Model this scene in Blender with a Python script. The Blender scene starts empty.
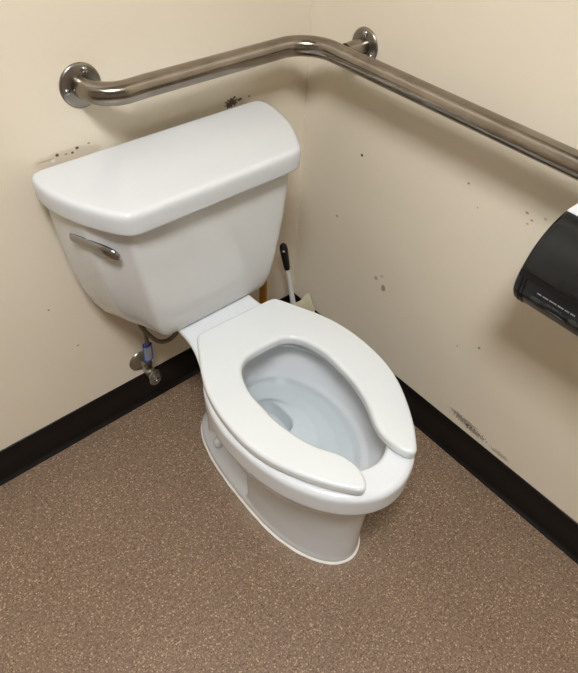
import bpy, bmesh, math, random
from mathutils import Vector, Matrix
from mathutils.geometry import tessellate_polygon
random.seed(4)
sc = bpy.context.scene
COL = sc.collection
PI = math.pi
CX = -0.402          # centre line of the toilet

# ------------------------------------------------------------------ materials
def lin(c):
    return tuple((v/12.92 if v <= .04045 else ((v+.055)/1.055)**2.4) for v in [x/255 for x in c]) + (1,)

class NT:
    def __init__(s, name):
        s.m = bpy.data.materials.new(name); s.m.use_nodes = True
        s.t = s.m.node_tree; s.n = s.t.nodes; s.l = s.t.links
        s.b = s.n['Principled BSDF']; s.out = s.n['Material Output']
    def node(s, typ, **kw):
        n = s.n.new(typ)
        for k, v in kw.items():
            if k.startswith('i_'):
                key = k[2:]; key = int(key) if key.isdigit() else key.replace('_', ' ')
                n.inputs[key].default_value = v
            else: setattr(n, k, v)
        return n
    def link(s, a, b): s.l.new(a, b)
    def math(s, op, a, b=None, c=None, clamp=False):
        n = s.n.new('ShaderNodeMath'); n.operation = op; n.use_clamp = clamp
        for i, v in enumerate((a, b, c)):
            if v is None: continue
            if isinstance(v, (int, float)): n.inputs[i].default_value = v
            else: s.l.new(v, n.inputs[i])
        return n.outputs[0]
    def mix(s, fac, a, b):
        n = s.n.new('ShaderNodeMix'); n.data_type = 'RGBA'
        for sock, v in ((n.inputs[0], fac), (n.inputs[6], a), (n.inputs[7], b)):
            if isinstance(v, (tuple, int, float)): sock.default_value = v
            else: s.l.new(v, sock)
        return n.outputs[2]
    def noise(s, vec, scale, detail=3, rough=.5):
        n = s.node('ShaderNodeTexNoise'); n.inputs['Scale'].default_value = scale
        n.inputs['Detail'].default_value = detail; n.inputs['Roughness'].default_value = rough
        if vec is not None: s.l.new(vec, n.inputs['Vector'])
        return n.outputs['Fac']
    def ramp(s, fac, *stops):
        n = s.n.new('ShaderNodeValToRGB'); e = n.color_ramp.elements
        while len(e) < len(stops): e.new(.5)
        for el, (p, c) in zip(e, stops): el.position = p; el.color = c
        s.l.new(fac, n.inputs[0]); return n.outputs[0]
    def pos(s): return s.node('ShaderNodeNewGeometry').outputs['Position']
    def bump(s, h, strength, dist):
        n = s.node('ShaderNodeBump'); n.inputs['Strength'].default_value = strength
        n.inputs['Distance'].default_value = dist; s.l.new(h, n.inputs['Height'])
        s.l.new(n.outputs[0], s.b.inputs['Normal'])
    def base(s, c, rough, metal=0, spec=.5):
        if isinstance(c, tuple): s.b.inputs['Base Color'].default_value = c
        else: s.l.new(c, s.b.inputs['Base Color'])
        if isinstance(rough, (int, float)): s.b.inputs['Roughness'].default_value = rough
        else: s.l.new(rough, s.b.inputs['Roughness'])
        s.b.inputs['Metallic'].default_value = metal
        s.b.inputs['Specular IOR Level'].default_value = spec
        return s

def simple(name, c, rough, metal=0, var=.06, scale=40, spec=.5, coat=0):
    m = NT(name); f = m.noise(m.pos(), scale, 4)
    a = tuple(v*(1-var) for v in c[:3]) + (1,); b = tuple(min(1, v*(1+var)) for v in c[:3]) + (1,)
    m.base(m.mix(f, a, b), rough, metal, spec)
    if coat: m.b.inputs['Coat Weight'].default_value = coat; m.b.inputs['Coat Roughness'].default_value = .04
    return m.m

def wall_mat(name, axis, spots, specks):
    """painted wall; spots = (u, z, ru, rz, colour, strength, breakup) stains of their own shape"""
    m = NT(name); P = m.pos()
    sep = m.node('ShaderNodeSeparateXYZ'); m.link(P, sep.inputs[0])
    u = sep.outputs[axis]; z = sep.outputs[2]
    broad = m.noise(P, 2.2, 3)
    col = m.mix(m.ramp(broad, (.3, (0,0,0,1)), (.7, (1,1,1,1))), lin(WALL_A), lin(WALL_B))
    fine = m.noise(P, 160, 3, .6)
    wob = m.noise(P, 55, 5, .7)
    wob2 = m.noise(P, 210, 4, .7)
    for (su, sz, ru, rz, c, st, br) in spots:
        du = m.math('DIVIDE', m.math('SUBTRACT', u, su), ru)
        dz = m.math('DIVIDE', m.math('SUBTRACT', z, sz), rz)
        d = m.math('SQRT', m.math('ADD', m.math('MULTIPLY', du, du), m.math('MULTIPLY', dz, dz)))
        e = m.math('ADD', d, m.math('MULTIPLY', m.math('SUBTRACT', wob2 if br > 2 else wob, .5), br))
        f = m.math('MULTIPLY', m.math('SUBTRACT', 1.15, e, clamp=True), 4, clamp=True)
        f = m.math('MULTIPLY', f, st)
        col = m.mix(f, col, lin(c))
    # scattered tiny flecks of dirt
    v = m.node('ShaderNodeTexVoronoi'); v.inputs['Scale'].default_value = specks; m.link(P, v.inputs['Vector'])
    rnd = m.node('ShaderNodeSeparateColor'); m.link(v.outputs['Color'], rnd.inputs[0])
    lim = m.math('MULTIPLY', m.math('GREATER_THAN', rnd.outputs[0], .80), m.math('MULTIPLY', rnd.outputs[1], .055))
    f = m.math('MULTIPLY', m.math('LESS_THAN', v.outputs['Distance'], lim), .6)
    col = m.mix(f, col, lin((92, 72, 50)))
    m.base(col, .42, 0, .4)
    h = m.math('ADD', m.math('MULTIPLY', fine, .35), m.noise(P, 34, 3, .5))
    m.bump(h, .22, .0016)
    return m.m

WALL_A = (229, 217, 196); WALL_B = (233, 222, 202)
BR = (70, 48, 24); GY = (120, 108, 88)
M = {}
M['wall_back'] = wall_mat('wall_back_paint', 0, [
    (-.575, .739, .060, .014, (186, 170, 148), .35, .9),
    (-.591, .748, .0030, .0026, BR, .9, .8), (-.553, .7500, .0034, .0028, BR, .9, .8),
    (-.563, .7440, .0026, .0022, BR, .9, .8), (-.575, .7450, .0030, .0018, (150,128,100), .8, .8), (-.530, .752, .0028, .0022, (150,120,90), .7, .8),
    (-.600, .7400, .0036, .0030, (240, 234, 222), .8, 1.2), (-.612, .7440, .014, .0016, (160, 143, 118), .5, 1.2),
    (-.212, .742, .014, .009, (84, 62, 34), .95, 3.6), (-.203, .7520, .0030, .0026, BR, .9, .6), (-.190, .744, .006, .0032, BR, .85, 1.4),
    (-.165, .745, .003, .002, BR, .7, 1.0),
    (-.690, .430, .0022, .0018, BR, .8, .8), (-.655, .300, .0020, .0020, BR, .8, .8)], 17)
M['wall_right'] = wall_mat('wall_right_paint', 1, [
    (-.191, .641, .0034, .0030, (20, 16, 12), 1, .6),
    (-.320, .342, .0062, .0090, (118, 108, 92), .75, 1.8), (-.293, .356, .0050, .0060, (140, 128, 108), .6, 1.5),
    (-.310, .372, .0040, .0040, (140, 128, 108), .5, 1.5),
    (-.640, .132, .032, .0090, (112, 98, 80), .7, 5.0), (-.672, .124, .026, .0075, (104, 88, 70), .7, 5.0), (-.615, .138, .020, .0060, (128, 114, 96), .6, 4.5),
    (-.648, .128, .0042, .0036, (66, 46, 26), .8, .6), (-.745, .118, .024, .0060, (140, 124, 104), .6, 4.5),
    (-.590, .709, .0036, .0024, (176, 128, 70), .8, .8), (-.603, .700, .0028, .0020, (176, 128, 70), .7, .8), (-.598, .690, .0026, .0020, (176, 128, 70), .6, .8),
    (-.625, .715, .0030, .0022, (190, 130, 80), .6, .8), (-.462, .705, .0024, .0020, BR, .7, .8)], 15)
M['wall_plain'] = simple('plain_wall_paint', lin((190, 182, 166)), .5, scale=8)
M['seam'] = simple('wall_seam_paint', lin((226, 214, 192)), .5)
M['ceiling'] = simple('ceiling_tile_white', lin((226, 223, 214)), .85, scale=60)

def floor_mat():
    m = NT('speckled_brown_floor'); P = m.pos()
    broad = m.noise(P, 3.0, 4, .6)
    col = m.mix(m.ramp(broad, (.3, (0,0,0,1)), (.7, (1,1,1,1))), lin((116, 95, 76)), lin((125, 104, 85)))
    def flecks(scale, thr, size, c, st, col):
        v = m.node('ShaderNodeTexVoronoi'); v.inputs['Scale'].default_value = scale
        v.feature = 'F1'; m.link(P, v.inputs['Vector'])
        s = m.node('ShaderNodeSeparateColor'); m.link(v.outputs['Color'], s.inputs[0])
        on = m.math('GREATER_THAN', s.outputs[0], thr)
        rad = m.math('MULTIPLY', m.math('ADD', s.outputs[1], .45), size)
        f = m.math('MULTIPLY', m.math('MULTIPLY', on, m.math('SUBTRACT', rad, v.outputs['Distance'], clamp=True)), 9, clamp=True)
        return m.mix(m.math('MULTIPLY', f, st), col, lin(c))
    g1 = m.noise(P, 260, 3, .65); g2 = m.noise(P, 120, 2, .6)
    g = m.math('ADD', m.math('MULTIPLY', g1, .75), m.math('MULTIPLY', g2, .25))
    col = m.mix(m.ramp(g, (.36, (1,1,1,1)), (.47, (0,0,0,1))), col, lin((84, 60, 42)))
    col = m.mix(m.ramp(g, (.52, (0,0,0,1)), (.62, (.8,.8,.8,1))), col, lin((168, 142, 116)))
    col = flecks(270, .80, .42, (196, 170, 140), .75, col)
    col = flecks(330, .80, .40, (176, 148, 118), .6, col)
    col = flecks(190, .95, .30, (66, 46, 34), .7, col)
    # seams between floor tiles
    sep = m.node('ShaderNodeSeparateXYZ'); m.link(P, sep.inputs[0])
    for ax, off in ((1, -.180), (0, -.62)):
        t = m.math('ADD', sep.outputs[ax], -off + 30*.3048)
        w = m.math('ABSOLUTE', m.math('SUBTRACT', m.math('FRACT', m.math('DIVIDE', t, .3048)), .5))
        e = m.math('SUBTRACT', .5, w)
        f = m.math('MULTIPLY', m.math('LESS_THAN', e, .0032), .28)
        col = m.mix(f, col, lin((92, 70, 50)))
    # pale caulk smears round the foot of the toilet
    dx = m.math('DIVIDE', m.math('SUBTRACT', sep.outputs[0], CX), .135)
    dy = m.math('DIVIDE', m.math('SUBTRACT', sep.outputs[1], -.44), .265)
    d = m.math('SQRT', m.math('ADD', m.math('MULTIPLY', dx, dx), m.math('MULTIPLY', dy, dy)))
    f = m.math('SUBTRACT', 1.12, m.math('ADD', d, m.math('MULTIPLY', m.math('SUBTRACT', m.noise(P, 22, 4, .6), .5), .9)), clamp=True)
    col = m.mix(m.math('MULTIPLY', f, 1.1, clamp=True), col, lin((150, 130, 114)))
    m.base(col, .52, 0, .35)
    m.bump(m.noise(P, 240, 3, .6), .25, .0012)
    return m.m
M['floor'] = floor_mat()

def ceramic(name, c, rough=.07, warm=None):
    m = NT(name); f = m.noise(m.pos(), 5, 3)
    m.base(m.mix(f, lin(c), lin(tuple(min(255, v+3) for v in c))), rough, 0, .5)
    return m.m
M['china'] = ceramic('vitreous_china_white', (217, 219, 221))
M['china_tank'] = ceramic('vitreous_china_tank_white', (211, 211, 209), .06)
M['lid'] = ceramic('vitreous_china_lid_white', (207, 209, 210), .13)
M['seat'] = ceramic('seat_plastic_white', (215, 218, 218), .16)
M['caulk'] = simple('caulk_white', lin((225, 222, 214)), .6)
M['chrome'] = simple('chrome', lin((165, 165, 165)), .10, 1, .05)
M['chrome_dull'] = simple('aged_chrome', lin((168, 164, 154)), .28, 1, .25, 120)
M['blackvinyl'] = simple('black_vinyl_base', lin((12, 9, 9)), .32, 0, .25, 30, .35)
M['black'] = simple('black_plastic', lin((20, 20, 21)), .30, 0, .2, 50, .45)
M['blackrub'] = simple('black_handle_plastic', lin((20, 19, 20)), .35, 0, .2, 50)
M['whiteplastic'] = simple('white_plastic', lin((222, 220, 214)), .35)
M['cream'] = simple('cream_plastic', lin((205, 196, 168)), .4)
M['wood'] = simple('varnished_wood', lin((178, 122, 42)), .35, 0, .25, 20)
M['blue'] = simple('blue_print', lin((20, 50, 175)), .4)
M['hose'] = simple('braided_hose_grey', lin((120, 112, 96)), .45, .6, .35, 300)
M['rubber'] = simple('dark_rubber', lin((60, 30, 22)), .5)
M['print'] = simple('pale_grey_print', lin((150, 155, 155)), .5)
M['emblem'] = simple('dark_grey_print', lin((56, 60, 60)), .4)
M['paper'] = simple('white_housing_plastic', lin((236, 236, 238)), .3)

ANISO = 0.25
def steel_mat():
    m = NT('brushed_stainless_steel')
    tc = m.node('ShaderNodeTexCoord'); P = m.pos()
    mp = m.node('ShaderNodeMapping'); m.link(P, mp.inputs[0]); mp.inputs['Scale'].default_value = (1, 1, 1)
    f = m.noise(P, 14, 3, .55); g = m.noise(P, 60, 2, .5)
    col = m.mix(m.ramp(f, (.35, (0,0,0,1)), (.68, (1,1,1,1))), lin((138, 130, 120)), lin((160, 152, 142)))
    r = m.math('ADD', m.math('MULTIPLY', g, .05), .18)
    m.base(col, r, 1)
    tg = m.node('ShaderNodeTangent'); tg.direction_type = 'UV_MAP'; tg.uv_map = 'UVMap'
    m.b.inputs['Anisotropic'].default_value = .8; m.b.inputs['Anisotropic Rotation'].default_value = ANISO
    m.link(tg.outputs[0], m.b.inputs['Tangent'])
    return m.m
M['steel'] = steel_mat()
M['flange_steel'] = simple('flange_steel', lin((150, 144, 136)), .3, 1, .2, 60)

def smoke_mat():
    m = NT('smoked_translucent_cover'); P = m.pos()
    col = m.mix(m.noise(P, 9, 3), lin((20, 20, 22)), lin((38, 41, 40)))
    m.base(col, .24, 0, .5)
    m.bump(m.noise(P, 600, 2), .05, .0003)
    return m.m
M['smoke'] = smoke_mat()

def water_mat():
    m = NT('toilet_water')
    tr = m.node('ShaderNodeBsdfTransparent'); tr.inputs[0].default_value = (.955, .982, .980, 1)
    gl = m.node('ShaderNodeBsdfGlossy'); gl.inputs['Roughness'].default_value = .02
    fr = m.node('ShaderNodeFresnel'); fr.inputs['IOR'].default_value = 1.33
    mx = m.node('ShaderNodeMixShader')
    m.link(fr.outputs[0], mx.inputs[0]); m.link(tr.outputs[0], mx.inputs[1]); m.link(gl.outputs[0], mx.inputs[2])
    m.link(mx.outputs[0], m.out.inputs['Surface']); m.n.remove(m.b)
    return m.m
M['water'] = water_mat()

def clear_mat():
    m = NT('clear_tag_plastic')
    tr = m.node('ShaderNodeBsdfTransparent'); tr.inputs[0].default_value = (.9, .93, .95, 1)
    d = m.node('ShaderNodeBsdfPrincipled'); d.inputs['Base Color'].default_value = lin((200, 205, 210)); d.inputs['Roughness'].default_value = .15
    mx = m.node('ShaderNodeMixShader'); mx.inputs[0].default_value = .45
    m.link(tr.outputs[0], mx.inputs[1]); m.link(d.outputs[0], mx.inputs[2]); m.link(mx.outputs[0], m.out.inputs['Surface']); m.n.remove(m.b)
    return m.m
M['clear'] = clear_mat()
def lamp_mat():
    m = NT('lit_lamp_diffuser'); m.b.inputs['Base Color'].default_value = (.9,.9,.9,1)
    m.b.inputs['Emission Color'].default_value = (.945, .97, 1.0, 1); m.b.inputs['Emission Strength'].default_value = LAMP
    return m.m
LAMP = 42.0
M['lamp'] = lamp_mat()

# ------------------------------------------------------------------ helpers
def obj(name, bm, mat, parent=None, smooth=True, angle=40):
    bmesh.ops.recalc_face_normals(bm, faces=bm.faces)
    me = bpy.data.meshes.new(name); bm.to_mesh(me); bm.free()
    return link(name, me, mat, parent, smooth, angle)
def link(name, me, mat, parent=None, smooth=True, angle=40):
    me.materials.clear(); me.materials.append(M[mat])
    if smooth:
        me.shade_smooth(); me.set_sharp_from_angle(angle=math.radians(angle))
    o = bpy.data.objects.new(name, me); COL.objects.link(o)
    if parent: attach(o, parent)
    return o
def world_loc(o):
    v = Vector(o.location)
    while o.parent: o = o.parent; v += Vector(o.location)
    return v
def attach(o, parent):
    o.parent = parent
    if o.type == 'MESH': o.data.transform(Matrix.Translation(-world_loc(parent)))   # meshes are written in world space
def thing(name, loc, label, cat, group=None):
    o = bpy.data.objects.new(name, None); COL.objects.link(o); o.location = loc; o.empty_display_size = .05
    o['label'] = label; o['category'] = cat
    if group: o['group'] = group
    return o
def structure(o): o['kind'] = 'structure'; return o

def box(bm, x0, x1, y0, y1, z0, z1, mat=None):
    r = bmesh.ops.create_cube(bm, size=1)
    for v in r['verts']:
        v.co = Vector(((x0+x1)/2+v.co.x*(x1-x0), (y0+y1)/2+v.co.y*(y1-y0), (z0+z1)/2+v.co.z*(z1-z0)))
        if mat: v.co = mat @ v.co
    return r['verts']
def bevel(bm, w, seg=3):
    bmesh.ops.bevel(bm, geom=list(bm.edges), offset=w, segments=seg, profile=.5, affect='EDGES')

def catmull(pts, n=6, closed=True):
    out = []; N = len(pts)
    for i in range(N if closed else N-1):
        if closed: p = [Vector(pts[(i+k) % N]) for k in (-1, 0, 1, 2)]
        else: p = [Vector(pts[min(max(i+k, 0), N-1)]) for k in (-1, 0, 1, 2)]
        # centripetal-ish: plain cubic is enough
        for j in range(n):
            t = j/n
            out.append(.5*((2*p[1]) + (-p[0]+p[2])*t + (2*p[0]-5*p[1]+4*p[2]-p[3])*t*t + (-p[0]+3*p[1]-3*p[2]+p[3])*t**3))
    if not closed: out.append(Vector(pts[-1]))
    return out
def resample(pts, n):
    P = pts+[pts[0]]; L = [0]
    for a, b in zip(P, P[1:]): L.append(L[-1]+(b-a).length)
    out = []; k = 0
    for i in range(n):
        s = L[-1]*i/n
        while L[k+1] < s: k += 1
        t = (s-L[k])/max(1e-9, L[k+1]-L[k]); out.append(P[k].lerp(P[k+1], t))
    return out
def area(p): return sum(p[i].x*p[(i+1) % len(p)].y-p[(i+1) % len(p)].x*p[i].y for i in range(len(p)))/2
def inset(pts, d):
    s = 1 if area(pts) > 0 else -1; N = len(pts); out = []
    for i in range(N):
        t = (pts[(i+1) % N]-pts[i-1]); t = Vector((t.x, t.y)).normalized()
        out.append(Vector((pts[i].x, pts[i].y))+Vector((-t.y, t.x))*d*s)
    return out
def loft(bm, rings, cap0=True, cap1=True, closed=True):
    vs = [[bm.verts.new(p) for p in r] for r in rings]
    for a, b in zip(vs, vs[1:]):
        n = len(a)
        for i in range(n if closed else n-1):
            j = (i+1) % n; bm.faces.new((a[i], a[j], b[j], b[i]))
    for c, r in ((cap0, vs[0]), (cap1, vs[-1])):
        if c:
            for tri in tessellate_polygon([[v.co for v in r]]):
                try: bm.faces.new([r[i] for i in tri])
                except ValueError: pass
    return vs
def slab(bm, pts, z0, z1, rb, rt, seg=4, dome=0):
    """outline pushed up with quarter-round edges"""
    rings = []
    for k in range(seg+1):
        a = PI/2*k/seg; d = rb*(1-math.sin(a)); rings.append([Vector((p.x, p.y, z0+rb*(1-math.cos(a)))) for p in inset(pts, d)])
    for k in range(seg+1):
        a = PI/2*k/seg; d = rt*(1-math.cos(a)); rings.append([Vector((p.x, p.y, z1-rt*(1-math.sin(a)))) for p in inset(pts, d)])
    loft(bm, rings)
def mirror_outline(half):
    """half outline from back centre round the +x side to front centre, in local x"""
    return [Vector((CX+x, y)) for x, y in half] + [Vector((CX-x, y)) for x, y in reversed(half) if abs(x) > 1e-6]
def egg(hw, ym, af, ab, n=96, ef=2, eb=2):
    out = []
    for i in range(n):
        t = 2*PI*i/n; c, s = math.cos(t), math.sin(t)
        e = ef if s < 0 else eb
        out.append(Vector((CX+hw*math.copysign(abs(c)**(2/e), c), ym+(af if s < 0 else ab)*math.copysign(abs(s)**(2/e), s))))
    return out
def ring(pts, z): return [Vector((p.x, p.y, z)) for p in pts]

def tube(bm, path, r, n=20, caps=True, uv=False):
    path = [Vector(p) for p in path]; rad = r if isinstance(r, (list, tuple)) else [r]*len(path)
    up = Vector((0, 0, 1)); t0 = (path[1]-path[0]).normalized()
    if abs(t0.dot(up)) > .9: up = Vector((1, 0, 0))
    nrm = (up-t0*up.dot(t0)).normalized(); rings = []
    for i, p in enumerate(path):
        t = (path[min(i+1, len(path)-1)]-path[max(i-1, 0)]).normalized()
        nrm = (nrm-t*nrm.dot(t)).normalized(); b = t.cross(nrm)
        rings.append([p+(nrm*math.cos(2*PI*k/n)+b*math.sin(2*PI*k/n))*rad[i] for k in range(n)])
    vs = loft(bm, rings, caps, caps)
    if uv:
        lay = bm.loops.layers.uv.new('UVMap'); where = {}
        for a, rg in enumerate(vs):
            for k, v in enumerate(rg): where[v] = (k, a)
        for f in bm.faces:
            ks = [where[l.vert][0] for l in f.loops]; wrap = max(ks)-min(ks) > 1
            for l in f.loops:
                k, a = where[l.vert]; l[lay].uv = (((k+n) if wrap and k == 0 else k)/n, a/len(vs))
def lathe(bm, prof, origin, axis, n=32, sx=1, sy=1):
    """prof = (radius, height) along axis"""
    q = Vector((0, 0, 1)).rotation_difference(Vector(axis).normalized()); o = Vector(origin)
    rings = [[o+q@Vector((max(r, 1e-5)*math.cos(2*PI*k/n)*sx, max(r, 1e-5)*math.sin(2*PI*k/n)*sy, h)) for k in range(n)] for r, h in prof]
    loft(bm, rings)

# ------------------------------------------------------------------ room
RX0, RY0, RZ = -3.2, -3.2, 2.5
def wall(name, b, mat):
    bm = bmesh.new(); box(bm, *b); return structure(obj(name, bm, mat, smooth=False))
wall('wall_back', (RX0-.1, .1, 0, .1, 0, RZ), 'wall_back')
wall('wall_right', (0, .1, RY0, 0, 0, RZ), 'wall_right')
wall('wall_left', (RX0-.1, RX0, RY0, 0, 0, RZ), 'wall_plain')
wall('wall_front', (RX0-.1, .1, RY0-.1, RY0, 0, RZ), 'wall_plain')
wall('floor', (RX0-.1, .1, RY0-.1, .1, -.1, 0), 'floor')
wall('ceiling', (RX0-.1, .1, RY0-.1, .1, RZ, RZ+.1), 'ceiling')
# paint-filled seam down the corner
bm = bmesh.new(); tube(bm, [(-.0005, -.0005, .10), (-.0005, -.0005, RZ)], .0022, 8)
structure(obj('trim_1', bm, 'seam'))

def baseboard(name, p0, p1, inward):
    """rubber cove base: thin sheet with a toe that curves out onto the floor"""
    prof = [(0, 0), (.0135, 0), (.0142, .0018), (.0134, .0034), (.0105, .0056), (.0075, .0090), (.0055, .0150), (.0044, .024), (.0036, .060), (.0034, .0975), (.0026, .1010), (.0012, .1018), (0, .1018)]
    bm = bmesh.new(); inward = Vector(inward); rings = []
    for p in (p0, p1): rings.append([Vector(p)+inward*d+Vector((0, 0, h)) for d, h in prof])
    loft(bm, rings)
    return structure(obj(name, bm, 'blackvinyl', angle=50))
baseboard('baseboard_back', (RX0, 0, 0), (0, 0, 0), (0, -1, 0))
baseboard('baseboard_right', (0, 0, 0), (0, RY0, 0), (-1, 0, 0))
baseboard('baseboard_left', (RX0, 0, 0), (RX0, RY0, 0), (1, 0, 0))
baseboard('baseboard_front', (RX0, RY0, 0), (0, RY0, 0), (0, 1, 0))

# ceiling lamp (above the toilet, outside the frame)
def ceiling_light(LX, LY, LS, label):
    t = thing('ceiling_light', (LX, LY, RZ), label, 'ceiling light')
    bm = bmesh.new()
    for b in ((LX-LS-.03, LX-LS, LY-LS-.03, LY+LS+.03), (LX+LS, LX+LS+.03, LY-LS-.03, LY+LS+.03), (LX-LS, LX+LS, LY-LS-.03, LY-LS), (LX-LS, LX+LS, LY+LS, LY+LS+.03)):
        box(bm, *b, RZ-.045, RZ)
    obj('frame', bm, 'paper', t, smooth=False)
    bm = bmesh.new(); box(bm, LX-LS, LX+LS, LY-LS, LY+LS, RZ-.036, RZ-.001); obj('diffuser', bm, 'lamp', t, smooth=False)
ceiling_light(-1.13, -1.14, .22, 'square lit ceiling light panel in a white frame, above the toilet')

# ------------------------------------------------------------------ toilet
toilet = thing('toilet', (CX, -.40, 0), 'white two-piece toilet with an open-front seat, in the corner of the room', 'toilet')

# -- bowl: one ceramic body, merged from solids and then hollowed
def tmp(bm):
    bmesh.ops.recalc_face_normals(bm, faces=bm.faces)
    me = bpy.data.meshes.new('tmp'); bm.to_mesh(me); bm.free()
    o = bpy.data.objects.new('tmp', me); COL.objects.link(o); return o
def bake(o):
    dg = bpy.context.evaluated_depsgraph_get(); me = bpy.data.meshes.new_from_object(o.evaluated_get(dg))
    old = o.data; o.modifiers.clear(); o.data = me; bpy.data.meshes.remove(old); return o

bm = bmesh.new()
rim = [Matrix.Rotation(math.radians(-1.6), 2)@(p-Vector((CX, -.46)))+Vector((CX-.001, -.46)) for p in egg(.1715, -.46, .268, .215)]
slab(bm, rim, .338, .3965, .006, .012, 5)
# hollow bowl underside
loft(bm, [ring(egg(.158, -.46, .245, .225), .350), ring(egg(.152, -.46, .238, .220), .318), ring(egg(.142, -.455, .224, .205), .27),
          ring(egg(.124, -.44, .205, .19), .21), ring(egg(.098, -.42, .20, .17), .15), ring(egg(.085, -.40, .20, .16), .09)])
# front pedestal
def ped(hw, af, yb, n=60):
    f = [Vector((CX+hw*math.cos(a), -.46+af*math.sin(a))) for a in [PI*2-PI*k/n for k in range(n+1)]]   # right -> front -> left
    return f+[Vector((CX-hw*.985, yb+.012)), Vector((CX-hw*.93, yb)), Vector((CX+hw*.93, yb)), Vector((CX+hw*.985, yb+.012))]
loft(bm, [ring(ped(.103, .211, -.425), 0), ring(ped(.101, .211, -.425), .03), ring(ped(.0985, .210, -.425), .10), ring(ped(.101, .212, -.423), .20),
          ring(ped(.118, .220, -.41), .29), ring(ped(.135, .225, -.41), .33)])
# foot plate with sloped ledge
foot = egg(.104, -.46, .212, .315, ef=2, eb=2.6)
loft(bm, [ring(foot, 0), ring(foot, .018), ring(inset(foot, .004), .026), ring(inset(foot, .024), .056), ring(inset(foot, .038), .066)])
# rear body and trapway
def rr(hx, y0, y1, e=4, n=64):
    cy = (y0+y1)/2; hy = (y1-y0)/2
    return [Vector((CX+hx*math.copysign(abs(math.cos(t))**(2/e), math.cos(t)), cy+hy*math.copysign(abs(math.sin(t))**(2/e), math.sin(t)))) for t in [2*PI*k/n for k in range(n)]]
loft(bm, [ring(rr(.052, -.46, -.195), 0), ring(rr(.052, -.46, -.195), .10), ring(rr(.060, -.46, -.19), .22), ring(rr(.062, -.46, -.15), .30), ring(rr(.066, -.46, -.09), .36), ring(rr(.066, -.46, -.08), .385)])
for s in (-1, 1):
    tube(bm, catmull([(CX+s*.040, -.43, .13), (CX+s*.044, -.36, .17), (CX+s*.044, -.29, .19), (CX+s*.044, -.24, .15), (CX+s*.042, -.225, .08), (CX+s*.04, -.225, .02)], 8, False), .024, 16)
# deck that carries the tank
dk = catmull([Vector(p) for p in [(CX-.088, -.055), (CX+.088, -.055), (CX+.094, -.065), (CX+.0945, -.13), (CX+.0945, -.205), (CX+.102, -.250), (CX+.116, -.290), (CX+.13, -.33), (CX+.10, -.36), (CX, -.36), (CX-.10, -.36), (CX-.13, -.33), (CX-.116, -.290), (CX-.102, -.250), (CX-.0945, -.205), (CX-.0945, -.13), (CX-.094, -.065)]], 6)
slab(bm, resample(dk, 120), .372, .3965, .018, .005, 4)
body = tmp(bm)
md = body.modifiers.new('r', 'REMESH'); md.mode = 'VOXEL'; md.voxel_size = .0033; md.adaptivity = 0
bake(body)
cut = bmesh.new()
N = 128
hole = lambda d, z, hw=.118, af=.208, ab=.160: ring(egg(hw+d, -.46, af+d, ab+d, N), z)
rings = [hole(.012, .43), hole(.0115, .399), hole(.006, .3965), hole(.002, .393), hole(0, .388), hole(0, .366), hole(.004, .360), hole(.013, .354), hole(.016, .345), hole(.015, .325),
         ring(egg(.128, -.458, .207, .166, N), .300), ring(egg(.121, -.452, .190, .156, N), .270), ring(egg(.110, -.442, .165, .146, N), .240), ring(egg(.095, -.430, .130, .128, N), .214),
         ring(egg(.078, -.412, .092, .104, N), .194), ring(egg(.062, -.382, .056, .074, N, 2.8, 2.8), .183),
         ring(egg(.0545, -.368, .049, .061, N, 3, 3), .179), ring(egg(.053, -.366, .048, .060, N, 3, 3), .160), ring(egg(.050, -.366, .045, .060, N, 3, 3), .135), ring(egg(.038, -.366, .034, .048, N, 3, 3), .122)]
loft(cut, rings)
cutter = tmp(cut)
cut2 = bmesh.new(); tube(cut2, [(CX, -.345, .146), (CX, -.31, .152), (CX, -.27, .17), (CX, -.235, .20)], [.020, .027, .027, .022], 20)
cutter2 = tmp(cut2)
for c in (cutter, cutter2):
    md = body.modifiers.new('b', 'BOOLEAN'); md.operation = 'DIFFERENCE'; md.solver = 'EXACT'; md.object = c
bake(body)
md = body.modifiers.new('r', 'REMESH'); md.mode = 'VOXEL'; md.voxel_size = .0030; md.adaptivity = 0
md = body.modifiers.new('s', 'SMOOTH'); md.factor = .5; md.iterations = 4
bake(body)
me = body.data; bpy.data.objects.remove(body); bpy.data.objects.remove(cutter); bpy.data.objects.remove(cutter2)
bowl = link('bowl', me, 'china', toilet, angle=180)

# bead of caulk where the foot meets the floor
bm = bmesh.new(); f2 = resample([Vector(p) for p in egg(.1045, -.46, .2125, .3155, ef=2, eb=2.6)], 150)
sec = [(-.006, 0), (-.006, .0042), (-.0005, .0036), (.0022, .0016), (.0034, 0)]
rows = []
for d, z in sec:
    rows.append([Vector((p.x, p.y, z)) for p in inset(f2, -d+.0)])
for i, p in enumerate(rows[-1]): 
    k = 1+.4*math.sin(i*.9)*math.sin(i*.23); q = rows[-2][i]; rows[-1][i] = Vector((q.x+(p.x-q.x)*k, q.y+(p.y-q.y)*k, 0))
vs = [[bm.verts.new(p) for p in r] for r in rows+[rows[0]][:0]]
for a in range(len(vs)):
    b = (a+1) % len(vs)
    for i in range(150): bm.faces.new((vs[a][i], vs[a][(i+1) % 150], vs[b][(i+1) % 150], vs[b][i]))
obj('caulk_bead', bm, 'caulk', bowl)
for s in (-1, 1):
    bm = bmesh.new(); lathe(bm, [(.012, 0), (.013, .004), (.0125, .012), (.009, .019), (.004, .022), (0, .0225)], (CX+s*.073, -.272, .052), (0, 0, 1), 24)
    obj('bolt_cap', bm, 'china', bowl)
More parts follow.
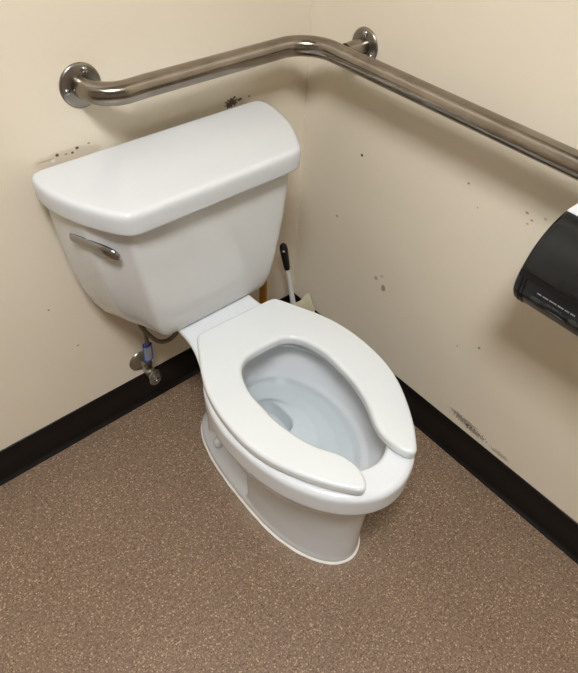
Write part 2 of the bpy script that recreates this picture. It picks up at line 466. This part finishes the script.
# water
bm = bmesh.new(); loft(bm, [ring(egg(.122, -.447, .182, .156, 96), .2550), ring(egg(.122, -.447, .182, .156, 96), .2546)], False, True)
bm2 = bmesh.new(); w = ring(egg(.1175, -.448, .180, .152, 96), .255); bm2.faces.new([bm2.verts.new(p) for p in w]); bm.free()
wo = obj('bowl_water', bm2, 'water', bowl); wo['kind'] = 'stuff'; wo['label'] = 'clear pale blue water standing in the bowl'

# -- tank
def tank_outline(s, mid, ymid, f, yf, n=240, yb=-.018):
    half = [(0, yb), (s*.5, yb), (s-.045, yb), (s-.018, yb-.001), (s-.006, yb-.006), (s, yb-.018), (s-.001, yb-.045), ((s+mid)/2+.002, (ymid+yb-.03)/2),
            (mid, ymid), (mid-.0035, ymid-.008), (mid*.62+f*.38-.0015, ymid*.6+yf*.4), (f+.0085, yf+.013), (f+.0015, yf+.0026), (f-.005, yf+.0003), (f-.03, yf), (f*.5, yf), (0, yf)]
    return resample(catmull(mirror_outline(half), 8), n)
tz = [(.3975, .146, .131, -.100, .109, -.178), (.398, .163, .147, -.106, .117, -.184), (.4015, .174, .155, -.110, .1235, -.188), (.408, .184, .163, -.113, .1280, -.1915),
      (.425, .200, .176, -.118, .1365, -.196), (.45, .211, .187, -.122, .1420, -.1985), (.49, .2225, .200, -.127, .1500, -.202), (.54, .231, .211, -.131, .1585, -.2045),
      (.60, .2365, .219, -.135, .1665, -.2065), (.66, .240, .2245, -.138, .1715, -.208), (.708, .2415, .2265, -.139, .1745, -.2085)]
bm = bmesh.new(); loft(bm, [ring(tank_outline(s, m_, ym, f, yf), z) for z, s, m_, ym, f, yf in tz])
tank = obj('tank', bm, 'china_tank', toilet, angle=60)
# gasket between tank and deck
bm = bmesh.new(); lathe(bm, [(.045, .3955), (.047, .3995), (.045, .393+.0)], (CX, -.12, 0), (0, 0, 1), 24); bm.free()
# -- tank lid
lp = [(0, -.0145), (.12, -.0145), (.205, -.0145), (.232, -.0155), (.246, -.021), (.2535, -.034), (.2545, -.055), (.2515, -.085), (.243, -.118), (.231, -.150), (.213, -.185), (.2005, -.206), (.190, -.2195), (.178, -.2280), (.160, -.2315), (.13, -.2322), (.06, -.2325), (0, -.2325)]
lo = resample(catmull(mirror_outline(lp), 8), 260)
bm = bmesh.new()
rings = []
for d, z in ((.014, .7040), (.006, .7020), (.0022, .7024), (.0003, .7042), (0, .7070), (-.0008, .728), (0, .7345), (.0012, .7385), (.0036, .7415), (.0075, .7434), (.0115, .7438)):
    rings.append(ring(inset(lo, d), z))
loft(bm, rings)
obj('tank_lid', bm, 'lid', toilet, angle=60)
# -- flush lever on the left face of the tank
A = Vector((-.6415, -.05)); B = Vector((-.5745, -.2)); U = (B-A).normalized(); Nn = Vector((U.y, -U.x))
if Nn.x > 0: Nn = -Nn
def fp(s, off, z): return Vector((A.x+U.x*s+Nn.x*off, A.y+U.y*s+Nn.y*off, z))
bm = bmesh.new(); rings = []
for s, h, th, off, z in ((.153, .001, .001, .0195, .6480), (.151, .0062, .004, .0195, .6482), (.144, .0098, .006, .0200, .6490), (.132, .0118, .0072, .0205, .6500), (.118, .0120, .0072, .021, .6515), (.100, .0112, .0065, .0215, .6530), (.080, .0100, .0054, .022, .6555), (.060, .0088, .0044, .0235, .658), (.0560, .0082, .0036, .0238, .6585), (.0550, .006, .001, .0238, .6585)):
    rings.append([fp(s, off+th*math.copysign(abs(math.cos(a))**.7, math.cos(a)), z+h*math.sin(a)+(.35*th if math.cos(a) > 0 else 0)) for a in [2*PI*k/24 for k in range(24)]])
loft(bm, rings)
lev = obj('flush_lever', bm, 'chrome', tank, angle=50); lev['label'] = 'chrome flush lever'
nv = Vector((Nn.x, Nn.y, 0))
bm = bmesh.new(); lathe(bm, [(.0145, -.006), (.0145, .001), (.013, .0035), (.0105, .005), (.0095, .010), (.0105, .016), (.008, .0175)], fp(.116, 0, .641), nv, 28)
obj('lever_escutcheon', bm, 'chrome', tank)

# -- seat (one open-front ring with rounded edges)
half = [(.024, -.3480), (.046, -.3520), (.065, -.3650), (.0800, -.389), (.0895, -.425), (.0905, -.462), (.0880, -.510), (.0800, -.550), (.0665, -.588), (.0540, -.610), (.0440, -.632), (.0400, -.655), (.0415, -.676), (.0475, -.6935), (.0565, -.7030),
        (.0660, -.7025), (.0770, -.692), (.102, -.662), (.131, -.6165), (.1545, -.568), (.1675, -.520), (.1715, -.470), (.1690, -.420), (.1600, -.374), (.1440, -.330), (.1220, -.286), (.1065, -.255), (.1000, -.2455), (.0900, -.2410), (.070, -.2400), (.03, -.2395)]
def isl(k, y): return -.0065*max(0, min(1, (y+.66)/.06)) if k < 12 else 0
outline = [Vector((x+isl(k, y), y)) for k, (x, y) in enumerate(half)] + [Vector((-x+isl(k, y), y)) for k, (x, y) in reversed(list(enumerate(half)))]
outline = outline + [Vector((0, -.3480))][:0]
ang = math.radians(-2.6); piv = Vector((0, -.56))
def rot(v):
    d = v-piv; return Vector((CX+piv.x+d.x*math.cos(ang)-d.y*math.sin(ang), piv.y+d.x*math.sin(ang)+d.y*math.cos(ang)))
outline = [rot(v) for v in outline]
outline = resample(catmull(outline, 10), 420)
bm = bmesh.new(); slab(bm, outline, .4010, .4215, .003, .0075, 6)
seat = obj('seat', bm, 'seat', toilet, angle=60)
for x, y in ((-.125, -.36), (.125, -.36), (-.105, -.61), (.105, -.61)):
    bm = bmesh.new(); box(bm, CX+x-.012, CX+x+.012, y-.008, y+.008, .3955, .4020); bevel(bm, .002, 2); obj('bumper', bm, 'whiteplastic', seat)
for x in (-.07, .07):
    bm = bmesh.new(); lathe(bm, [(.009, .394), (.011, .396), (.010, .4015), (.006, .4025)], (CX+x, -.262, 0), (0, 0, 1), 20); obj('hinge', bm, 'whiteplastic', seat)

# ------------------------------------------------------------------ grab bar
RO, RH, RR = .0650, .8552, .0190
gb = thing('grab_bar', (-.30, -RO, RH), 'brushed steel grab bar bent round the corner above the toilet tank', 'grab bar')
def zl(y): return RH+.004 if y > -.3 else RH+.004
path = [Vector((-.5225, -.002, RH-.001)), Vector((-.5225, -.014, RH-.001))]
r = .0506
for k in range(1, 13):
    a = PI/2*k/12; path.append(Vector((-.5225+r*(1-math.cos(a)), -.014-r*math.sin(a), RH-.001)))
R2 = .072; bx, by = -RO-R2, -RO-R2
for k in range(1, 9): path.append(Vector((-.4719+(bx+.4719)*k/9, -RO, RH)))
for k in range(0, 25):
    a = PI/2*k/24; path.append(Vector((bx+R2*math.sin(a), by+R2*math.cos(a), RH+.001*k/24)))
for k in range(1, 12): path.append(Vector((-RO-.0015*k/11, by-(1.05+by)*k/11, RH+.001+.004*k/11)))
for k in range(1, 13):
    a = PI/2*k/12; path.append(Vector((-RO+r*(1-math.cos(a)), -1.05-r*math.sin(a), RH+.005)))
path.append(Vector((-.002, -1.05-r, RH+.005)))
bm = bmesh.new(); tube(bm, path, RR, 32, uv=True); bar = obj('bar', bm, 'steel', gb)
bm = bmesh.new(); tube(bm, [(-.002, -.158, RH+.006), (-RO+.012, -.158, RH+.004)], .0162, 28, uv=True); obj('standoff', bm, 'steel', gb)
def flange(o, ax, screws, fr=.0375):
    o = Vector(o); ax = Vector(ax)
    bm = bmesh.new(); lathe(bm, [(fr, 0), (fr, .0012), (fr-.0015, .0036), (fr-.0045, .0046), (.022, .0050), (.018, .0052)], o, ax, 48)
    f = obj('flange', bm, 'flange_steel', gb)
    e1 = Vector((0, 0, 1)); e2 = ax.cross(e1)
    for a in screws:
        c = o+ax*.0044+(e1*math.sin(a)+e2*math.cos(a))*(fr-.0105)
        bm = bmesh.new(); lathe(bm, [(.0062, 0), (.0062, .0008), (.0054, .0026), (.0034, .0040), (0, .0045)], c, ax, 18); obj('screw', bm, 'chrome', f)
flange((-.5225, 0, RH-.001), (0, -1, 0), [math.radians(a) for a in (112, -8, 232)])
flange((0, -.158, RH+.005), (-1, 0, 0), [math.radians(a) for a in (92, 212, 332)], .0345)
flange((0, -1.05-r, RH+.005), (-1, 0, 0), [math.radians(a) for a in (90, 210, 330)])

# ------------------------------------------------------------------ tissue dispenser on the right wall
Y1, Y0 = -.679, -.975
dp = thing('tissue_dispenser', (0, (Y0+Y1)/2, .72), 'black toilet tissue dispenser mounted on the right wall below the grab bar', 'dispenser')
prof = [(-.004, .644), (-.090, .640), (-.122, .643), (-.142, .654), (-.153, .668), (-.1605, .682), (-.163, .698), (-.161, .718), (-.152, .747), (-.138, .768), (-.118, .784), (-.098, .7935), (-.083, .7970)]
pc = catmull([Vector((x, z)) for x, z in prof[1:]], 6, False)
def cover(bm, pts, y0, y1, d, edge=.004):
    """curved shell following the profile, closed back to the wall, rounded at both ends"""
    full = [Vector((-.006, pts[0].y))]+pts+[Vector((-.006, pts[-1].y))]
    ins = inset(full, edge); ins[0].x = ins[-1].x = -.006
    full = [Vector((p.x, p.y)) for p in full]
    rr_ = []
    for y, q in ((y0, ins), (y0+edge*.4, inset(full, edge*.3)), (y0+edge, full), (y1-edge, full), (y1-edge*.4, inset(full, edge*.3)), (y1, ins)):
        rr_.append([Vector((min(p.x, -.006) if i not in (0, len(q)-1) else -.006, y, p.y)) for i, p in enumerate(q)])
    loft(bm, rr_)
bm = bmesh.new(); cover(bm, pc, Y0, Y1, 0); obj('cover', bm, 'black', dp, angle=30)
# smoked window laid over the upper face, a hair proud of the cover
def strip(i0, i1, y0, y1, out, name, mat, th=.0022):
    seg = pc[i0:i1+1]; outer = []; inner = []
    for i, p in enumerate(seg):
        a = seg[max(i-1, 0)]; b = seg[min(i+1, len(seg)-1)]; t_ = (b-a).normalized(); n_ = Vector((-t_.y, t_.x))
        if n_.x > 0 and p.y < .76: n_ = -n_
        if n_.dot(p-Vector((-.06, .70))) < 0: n_ = -n_
        outer.append(p+n_*out); inner.append(p+n_*(out-th))
    loop = outer+inner[::-1]; bm = bmesh.new()
    loft(bm, [[Vector((p.x, y, p.y)) for p in loop] for y in (y0, y1)])
    return obj(name, bm, mat, dp, angle=30)
strip(38, 65, Y0+.012, Y1-.006, .0012, 'window_panel', 'smoke')
strip(35, 37, Y0+.002, Y1-.002, .0016, 'front_ridge', 'black')
for k, y in enumerate((-.688, -.6945)):
    strip(10, 35, y-.0022, y+.0004, .0012, 'end_rib', 'black')
# white back housing showing above the cover
bm = bmesh.new(); box(bm, -.0835, 0, Y0+.004, Y1-.0025, .7915, .7985); box(bm, -.0055, 0, Y0+.004, Y1-.0025, .646, .793)
h = obj('back_housing', bm, 'paper', dp, smooth=False); h['label'] = 'white top of the housing'
# printed marks on the lower band (small pale characters, upside of the push bar)
def on_face(i, y, off=.0016):
    a, b = pc[i-1], pc[i+1]; t_ = (b-a).normalized(); n_ = Vector((t_.y, -t_.x))
    if n_.x > 0: n_ = -n_
    p = pc[i]+n_*off
    return Vector((p.x, y, p.y)), Vector((t_.x, 0, t_.y)), Vector((n_.x, 0, n_.y))
def ticks(i, y0, y1, h, mat, name, seed):
    """a line of print too small to read: tiny uneven strokes in word-like groups"""
    rnd = random.Random(seed); bm = bmesh.new(); y = y0
    p0, up, n = on_face(i, y0, .0012)
    if up.z < 0: up = -up
    while y > y1:
        for _ in range(rnd.choice((3, 4, 5))):
            wd = rnd.uniform(.0012, .0021); hh = h*rnd.uniform(.7, 1)
            if y-wd < y1: break
            c = Vector((p0.x, y-wd/2, p0.z))
            vs = [bm.verts.new(c+Vector((0, 1, 0))*a*wd/2+up*b*hh/2+n*k) for k in (-.0003, .0003) for a, b in ((-1, -1), (1, -1), (1, 1), (-1, 1))]
            for q in ((0, 1, 2, 3), (4, 5, 6, 7), (0, 1, 5, 4), (1, 2, 6, 5), (2, 3, 7, 6), (3, 0, 4, 7)): bm.faces.new([vs[t] for t in q])
            y -= wd+.0007
        y -= .0019
    return obj(name, bm, mat, dp, smooth=False)
ticks(31, -.7205, -.786, .0026, 'print', 'printed_line', 3)
ticks(28, -.741, -.765, .0050, 'emblem', 'printed_mark', 8)
def oval(i, y, ry, rz, name):
    p, up, n = on_face(i, y, .0010); rt = Vector((0, 1, 0)); bm = bmesh.new()
    rings = [[p+n*h_+rt*ry*k_*math.cos(a)+up*rz*k_*math.sin(a) for a in [2*PI*j/24 for j in range(24)]] for k_, h_ in ((1, -.001), (1, .0002), (.8, .0008))]
    loft(bm, rings); return obj(name, bm, 'emblem', dp)
oval(26, -.7215, .0085, .0055, 'push_dimple'); oval(26, -.7865, .0085, .0055, 'push_dimple'); oval(22, -.757, .016, .0045, 'printed_emblem')

# ------------------------------------------------------------------ water supply
vx = -.5185
sv = thing('water_supply_valve', (vx, 0, .153), 'chrome angle stop valve with hose on the wall under the tank', 'water valve')
bm = bmesh.new(); lathe(bm, [(.0310, 0), (.0305, .002), (.025, .006), (.016, .010), (.0105, .0115), (.0085, .012)], (vx, 0, .153), (0, -1, 0), 40); obj('escutcheon', bm, 'chrome_dull', sv)
bm = bmesh.new()
lathe(bm, [(.0075, .004), (.0075, .030), (.0115, .031), (.0125, .036), (.0125, .052), (.0105, .056), (.0085, .057), (.0085, .058), (.0045, .060), (.0045, .065)], (vx, 0, .153), (0, -1, 0), 24)
lathe(bm, [(.0085, .004), (.0085, .020), (.0115, .021), (.0115, .034), (.0080, .035)], (vx, -.044, .153), (0, 0, 1), 6)
obj('valve_body', bm, 'chrome_dull', sv, angle=30)
bm = bmesh.new(); lathe(bm, [(.0060, 0), (.0165, .001), (.0195, .0035), (.0195, .0075), (.0160, .0095), (.0070, .0110), (.0060, .0085), (0, .0085)], (vx+.001, -.063, .149), (.05, -1, 0), 36, sx=.92, sy=1.28); obj('handle', bm, 'chrome', sv)
hp = catmull([(vx, -.044, .180), (vx+.002, -.045, .205), (vx+.006, -.048, .255), (vx+.002, -.055, .310), (vx-.010, -.066, .345), (vx-.014, -.078, .345), (vx-.002, -.088, .318), (vx+.018, -.092, .288), (vx+.045, -.094, .281), (vx+.070, -.094, .300), (vx+.078, -.090, .340), (vx+.078, -.088, .395)], 8, False)
bm = bmesh.new(); tube(bm, hp, .0052, 14); obj('hose', bm, 'hose', sv)
p0, p1 = Vector((vx+.003, -.046, .196)), Vector((vx+.005, -.0475, .250))
bm = bmesh.new(); lathe(bm, [(.0062, 0), (.0098, .001), (.0100, .052), (.0062, .053)], p0, p1-p0, 20, sx=1.15, sy=.75); tag_ = obj('hose_tag', bm, 'clear', sv); tag_['label'] = 'clear plastic hose sleeve with blue edges'
for h in (.001, .050):
    bm = bmesh.new(); lathe(bm, [(.0098, 0), (.0105, .0005), (.0105, .0024), (.0098, .003)], p0+(p1-p0).normalized()*h, p1-p0, 20, sx=1.15, sy=.76); obj('blue_edge', bm, 'blue', tag_)
for sx_ in (-1, 1):
    bm = bmesh.new(); tube(bm, [p0+Vector((sx_*.0112, -.002, 0)), p1+Vector((sx_*.0112, -.002, 0))], .0010, 8); obj('blue_edge', bm, 'blue', tag_)

# ------------------------------------------------------------------ toilet brush in its holder (corner)
BX, BY = -.052, -.098
th = thing('brush_holder', (BX, BY, 0), 'cream plastic toilet brush holder on the floor in the corner', 'brush holder')
bm = bmesh.new(); n = 40; rings = []
def hr(r, z, lip=0):
    out = []
    for k in range(n):
        a = 2*PI*k/n; g = max(0, math.cos(a-math.radians(28)))**16
        out.append(Vector((BX+r*math.cos(a)*(1+lip*.25*g), BY+r*math.sin(a)*(1+lip*.25*g), z+lip*.028*g)))
    return out
for r_, z_, l_ in ((.042, 0, 0), (.043, .004, 0), (.039, .05, 0), (.034, .09, 0), (.031, .110, 0), (.033, .124, .6), (.036, .131, 1), (.034, .1325, 1), (.0305, .125, .6), (.0285, .110, 0), (.031, .09, 0), (.036, .02, 0), (.032, .006, 0)):
    rings.append(hr(r_, z_, l_))
loft(bm, rings); obj('cup', bm, 'cream', th)
tb = thing('toilet_brush', (BX, BY, .012), 'toilet brush with white stem and black grip, standing in its holder', 'toilet brush')
b0 = Vector((BX-.006, BY+.006, .05)); b1 = Vector((-.104, -.060, .366)); bd = (b1-b0).normalized()
L = (b1-b0).length
bm = bmesh.new(); tube(bm, [b0+bd*s for s in (0, .08, .14, L-.115, L-.09, L-.075)], [.0068, .0074, .0074, .0062, .0066, .0050], 16); obj('stem', bm, 'whiteplastic', tb)
bm = bmesh.new(); tube(bm, [b0+bd*s for s in (L-.084, L-.083, L-.075, L-.045, L-.015, L-.004, L+.001)], [.005, .0078, .0086, .0100, .0108, .0090, .004], 20)
grip = obj('grip', bm, 'blackrub', tb); grip['label'] = 'black plastic grip'
side = Vector((-.6, -.7, 0)).normalized(); pc_ = b0+bd*(L-.016)
bm = bmesh.new(); lathe(bm, [(.0030, .0085), (.0034, .0105), (.0018, .0108)], pc_, side, 16); obj('hanging_hole', bm, 'whiteplastic', grip)
bm = bmesh.new(); n_ = 30; rings = []
for z_, r_ in ((.016, .010), (.022, .024), (.05, .028), (.075, .022), (.085, .008)):
    rings.append([Vector((BX+(r_+(.0025 if k % 2 else 0))*math.cos(2*PI*k/n_), BY+(r_+(.0025 if k % 2 else 0))*math.sin(2*PI*k/n_), z_)) for k in range(n_)])
loft(bm, rings); obj('bristles', bm, 'whiteplastic', tb)

# ------------------------------------------------------------------ plunger behind the toilet
PX, PY = -.166, -.058
pl = thing('plunger', (PX, PY, 0), 'plunger with a yellow-brown wooden handle behind the toilet tank', 'plunger')
bm = bmesh.new(); lathe(bm, [(.044, 0), (.046, .004), (.044, .03), (.040, .055), (.022, .066), (.016, .070), (.015, .095), (.010, .096)], (PX, PY, 0), (0, 0, 1), 36)
cupo = obj('cup', bm, 'rubber', pl)
bm = bmesh.new(); tube(bm, [(PX, PY, .08), (PX+.001, PY, .3), (PX+.002, PY, .385), (PX+.002, PY, .392)], [.0105, .0105, .0105, .006], 20); obj('handle', bm, 'wood', pl)

# ------------------------------------------------------------------ camera, world, view
cam = bpy.data.cameras.new('camera'); co = bpy.data.objects.new('camera', cam); COL.objects.link(co)
co.location = (-.9126268, -.9669073, 1.2892877); co.rotation_euler = (.7648004, -.0444430, -.7072655)
cam.sensor_fit = 'VERTICAL'; cam.sensor_height = 24; cam.lens = 587.0709/673*24; cam.clip_start = .02
sc.camera = co
w = bpy.data.worlds.new('world'); sc.world = w; w.use_nodes = True
w.node_tree.nodes['Background'].inputs[0].default_value = (.8, .85, .9, 1); w.node_tree.nodes['Background'].inputs[1].default_value = .1
sc.view_settings.view_transform = 'Standard'; sc.view_settings.look = 'None'; sc.view_settings.gamma = 1
sc.view_settings.use_curve_mapping = False
sc.view_settings.exposure = 1.0
